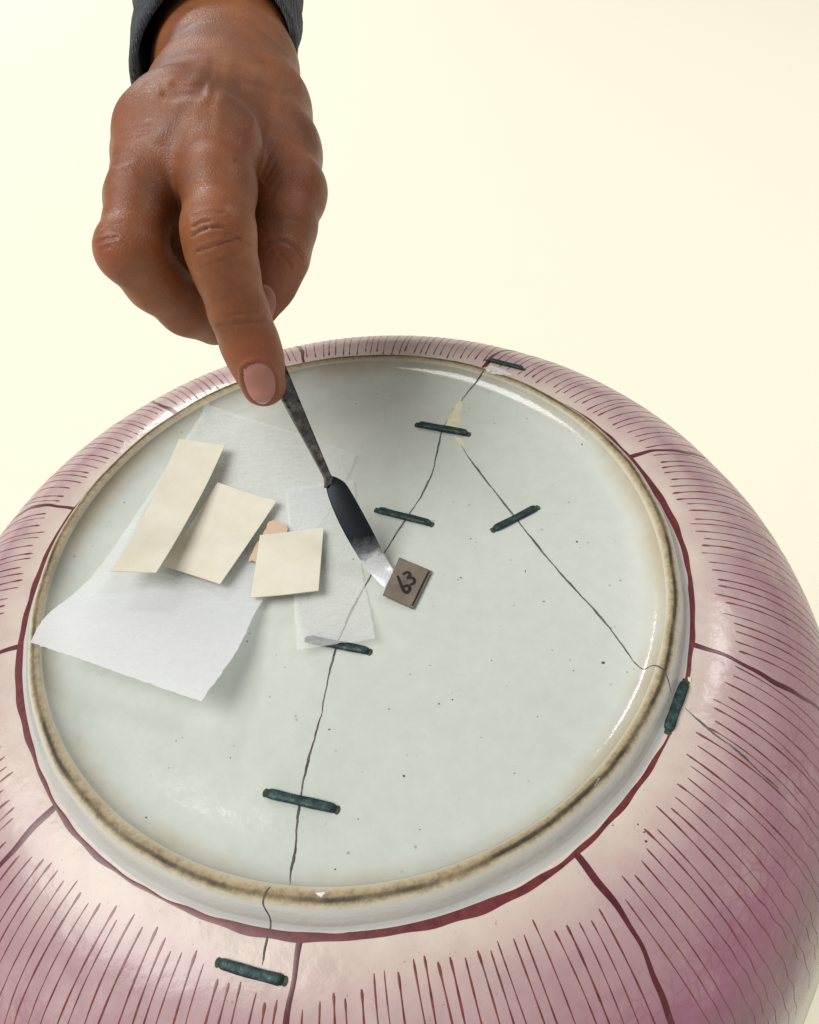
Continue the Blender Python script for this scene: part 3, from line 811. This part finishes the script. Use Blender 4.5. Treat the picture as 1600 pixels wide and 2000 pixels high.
def relax(V, F, it):
    for _ in range(it):
        acc = np.zeros_like(V); c = np.zeros(len(V)); cen = V[F].mean(1)
        for k in range(4): np.add.at(acc, F[:, k], cen); np.add.at(c, F[:, k], 1)
        V = .5 * V + .5 * acc / c[:, None]
    return V
HV = relax(HV, HF, 2); HV = HV - grad(HV) * sdf(HV)[:, None]
HV, HF = subdiv(HV, HF)
HN = grad(HV); HV = HV - HN * (sdf(HV) * .9)[:, None]
# grooves and folds of the skin, cut into the surface where they run
CREASE = [  # polyline, depth mm, half width px
    ([(376, 425), (398, 413), (436, 415)], .35, 3.2), ([(378, 444), (394, 434), (412, 433)], .55, 3), ([(376, 460), (400, 446), (420, 443), (438, 445)], .6, 3),
    ([(387, 490), (420, 480), (446, 470), (466, 465)], .6, 3.4), ([(407, 517), (430, 508), (455, 497)], .3, 3), ([(384, 526), (402, 520)], .25, 3),
    ([(396, 425), (405, 440), (402, 452)], .3, 2.5), ([(440, 455), (465, 462), (488, 478)], .25, 3),
    ([(428, 636), (469, 631), (514, 624)], .5, 3.2), ([(446, 618), (472, 612), (500, 607)], .25, 3), ([(436, 648), (456, 642)], .25, 3), ([(415, 575), (440, 567), (470, 560)], .15, 3), ([(420, 590), (450, 583)], .15, 3),
    ([(193, 455), (214, 437), (238, 435)], .4, 3), ([(190, 474), (210, 466), (228, 464)], .45, 3), ([(198, 445), (240, 446)], .25, 3), ([(196, 488), (215, 482)], .25, 3),
    ([(519, 474), (550, 469), (570, 478), (588, 500)], .5, 3.5), ([(545, 494), (560, 506), (568, 520)], .4, 3), ([(525, 492), (548, 486), (572, 496)], .25, 3), ([(528, 430), (556, 424), (590, 432)], .15, 3.5),
    ([(556, 280), (536, 320), (518, 352)], .4, 4), ([(566, 285), (545, 330), (524, 362)], .25, 4), ([(545, 275), (525, 312), (510, 345)], .2, 4), ([(575, 300), (552, 345), (528, 385)], .15, 4),
    ([(322, 184), (350, 189), (372, 184), (395, 180)], .5, 7), ([(340, 165), (366, 172), (400, 166)], .4, 5), ([(470, 160), (520, 170), (555, 185)], .3, 6),
    ([(452, 120), (440, 170), (432, 215), (428, 262)], -.4, 14), ([(400, 130), (365, 190), (330, 235), (306, 268)], -.35, 13),
    ([(505, 140), (490, 175), (500, 215), (488, 250)], -.2, 8), ([(420, 150), (405, 185), (385, 210), (372, 262), (352, 300)], -.18, 7), ([(550, 180), (540, 220), (552, 258)], -.2, 8),
    ([(232, 262), (262, 245), (290, 240)], .25, 4), ([(236, 276), (262, 262), (286, 258)], .25, 4), ([(226, 300), (250, 290)], .2, 4), ([(226, 322), (256, 312)], .2, 4), ([(222, 345), (250, 338)], .15, 4)]
uvp = proj(HV); facing = -(HN @ FW); dep = (HV - CAM) @ FW
disp = np.zeros(len(HV)); cre = np.zeros(len(HV))
front = facing > .05
for pl, A_, wpx in CREASE:
    pl = np.array(smooth_poly(pl, 2)); best = np.full(len(HV), 1e9)
    box = front & (uvp[:, 0] > pl[:, 0].min() - 20) & (uvp[:, 0] < pl[:, 0].max() + 20) & (uvp[:, 1] > pl[:, 1].min() - 20) & (uvp[:, 1] < pl[:, 1].max() + 20)
    ii = np.where(box)[0]; Q = uvp[ii]; bd = np.full(len(ii), 1e9)
    for a, b in zip(pl[:-1], pl[1:]):
        ab = b - a; t = np.clip(((Q - a) @ ab) / (ab @ ab), 0, 1); bd = np.minimum(bd, np.linalg.norm(Q - a - t[:, None] * ab, axis=1))
    g = np.exp(-(bd / wpx) ** 2); rdg = np.exp(-((bd - 2.4 * wpx) / (1.3 * wpx)) ** 2)
    disp[ii] += mm * A_ * .75 * (-g + .35 * rdg); cre[ii] = np.maximum(cre[ii], g * max(0, min(1, A_ * 1.6)))
# raised skin fold round the index nail
NAIL1 = [(474, 722), (486, 712), (503, 707), (522, 710), (536, 728), (541, 752), (538, 772), (528, 786), (513, 793), (498, 787), (484, 770), (475, 745)]
na = np.array(smooth_poly(NAIL1 + [NAIL1[0]], 2)); nc = np.array([508., 752.]); nang = np.arctan2(na[:, 1] - nc[1], na[:, 0] - nc[0]); nrad = np.linalg.norm(na - nc, axis=1)
o_ = np.argsort(nang); ii = np.where(front & (np.linalg.norm(uvp - nc, axis=1) < 75) & (dep < .226))[0]
q = uvp[ii] - nc; an_ = np.arctan2(q[:, 1], q[:, 0]); sr = np.linalg.norm(q, axis=1) / np.interp(an_, nang[o_], nrad[o_], period=2 * np.pi)
fold = np.clip(1.15 - .9 * np.clip(np.sin(an_), 0, 1) ** 2, 0, 1)
disp[ii] += mm * (.45 * np.exp(-((sr - 1.14) / .10) ** 2) * fold - .35 * (sr < 1.0)); cre[ii] = np.maximum(cre[ii], .38 * np.exp(-((sr - 1.02) / .045) ** 2) * fold)
HV = HV + HN * disp[:, None]
redness = np.zeros(len(HV))
for (u, v, r, s) in [(510, 700, 55, .9), (520, 760, 50, .5), (425, 445, 50, .55), (470, 560, 40, .35), (210, 490, 45, .8), (480, 268, 40, .55), (250, 255, 40, .6), (225, 340, 40, .4), (550, 520, 45, .7), (535, 590, 30, .6), (600, 380, 50, .25), (370, 300, 60, .2)]:
    redness = np.maximum(redness, s * np.exp(-((uvp[:, 0] - u) ** 2 + (uvp[:, 1] - v) ** 2) / r ** 2))
mole = np.exp(-(((uvp[:, 0] - 460) ** 2 + (uvp[:, 1] - 313) ** 2) / 3.6 ** 2)) * front
person = empty('person', tuple(px(445, -170, .422)))
tag(person, 'hand and forearm in a grey sleeve holding the spatula between thumb and fingers', 'person')
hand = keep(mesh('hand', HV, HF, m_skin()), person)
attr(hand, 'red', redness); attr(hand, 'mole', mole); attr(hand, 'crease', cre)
HB_ = BVHTree.FromPolygons([Vector(v) for v in HV], [tuple(int(i) for i in f) for f in HF])

# fingernails
M_nail = m_nail()
def nail(outline, ctr, tipdir, lift=.0004, mind=0):
    ol = smooth_poly(outline + [outline[0]], 2)[:-1]; m = len(ol); R = 9; V = []; F = []; al = []
    td = np.array(tipdir, float); td /= np.linalg.norm(td)
    ext = [(np.array(p) - ctr) @ td for p in ol]; lo_, hi_ = min(ext), max(ext)
    def at(u, v, up):
        def hh(u, v):
            dr = Vector(ray(u, v)).normalized(); o = Vector(CAM)
            for _ in range(12):
                r = HB_.ray_cast(o, dr)
                if r[0] is None: return None
                if (np.array(r[0]) - CAM) @ FW > mind and r[1].dot(dr) < 0: return r[0], r[1]
                o = r[0] + dr * 1e-4
            return None
        h = hh(u, v); k = 0; uu, vv = u, v
        while h is None and k < 60:
            uu += (ctr[0] - uu) * .04; vv += (ctr[1] - vv) * .04; h = hh(uu, vv); k += 1
        p = Vector(h[0]) + Vector(h[1]) * up
        if k:                                # free edge past the finger: keep on the sight line, same depth
            q = px(u, v, (np.array(h[0]) - CAM) @ FW + .0003); p = Vector(q)
        return p
    V.append(at(*ctr, lift)); al.append((0 - lo_) / (hi_ - lo_))
    for k in range(1, R + 1):
        s = k / R
        for (u, v) in ol:
            V.append(at(ctr[0] + (u - ctr[0]) * s, ctr[1] + (v - ctr[1]) * s, lift if k < R - 1 else (lift * .7 if k < R else -.0003)))
            al.append(((np.array([u, v]) - ctr) @ td * s - lo_) / (hi_ - lo_))
    for j in range(m): F.append((0, 1 + (j + 1) % m, 1 + j))
    for k in range(R - 1):
        for j in range(m):
            a = 1 + k * m; b = a + m; j2 = (j + 1) % m; F.append((a + j, a + j2, b + j2, b + j))
    o = mesh('fingernail', V, F, M_nail); o.parent = hand; o.matrix_parent_inverse = hand.matrix_basis.inverted(); attr(o, 'along', al); return o
nail([(474, 722), (486, 712), (503, 707), (522, 710), (536, 728), (541, 752), (538, 772), (528, 786), (513, 793), (498, 787), (484, 770), (475, 745)], np.array([508., 752.]), (.2, .98))
nail([(514, 553), (528, 558), (538, 572), (541, 592), (537, 612), (531, 628), (522, 620), (512, 600), (508, 572)], np.array([525., 588.]), (.1, 1), .0004, .2205)

# sleeve
def sleeve():
    A = px(430, 110, .289); Bp = px(446, -175, .418); d = (Bp - A); L = np.linalg.norm(d); d /= L
    x = RT - d * (RT @ d); x /= np.linalg.norm(x); y = np.cross(d, x); y = y if y @ FW < 0 else -y
    V = []; F = []; K = 72; N = 40
    def ringp(k, s, off):
        an = 2 * math.pi * k / K
        st = -.004 + .022 * max(0, math.sin(an)) - .020 * max(0, -math.sin(an)) - .024 * max(0, -math.cos(an)) + .002 * math.sin(3 * an)
        q = st + (L + .02 - st) * s
        fold = .0011 * math.sin(s * 40 + 2 * math.sin(an * 2)) + .0008 * math.sin(an * 5 + s * 13)
        rx = .0302 + (.002 if math.cos(an) < 0 else 0) * abs(math.cos(an)) + .022 * s + fold + off; ry = .0275 + .014 * s + fold + off
        return A + d * q + x * (math.cos(an) * rx) + y * (math.sin(an) * ry + .001)
    prof = [(i / N, 0.0) for i in range(N + 1)][::-1] + [(0.0, -.0010), (.02, -.0022), (.3, -.0022)]
    for s, off in prof:
        for k in range(K): V.append(ringp(k, s, off + (.0009 if s < .03 and off == 0 else 0)))
    for i in range(len(prof) - 1):
        for k in range(K):
            k2 = (k + 1) % K; F.append((i * K + k, i * K + k2, (i + 1) * K + k2, (i + 1) * K + k))
    o = keep(mesh('sleeve', V, F, m_fabric()), person); o['label'] = 'grey knitted sleeve cuff'; return o
sleeve()

scene.render.engine = 'CYCLES'
scene.cycles.max_bounces = 8; scene.cycles.transparent_max_bounces = 12
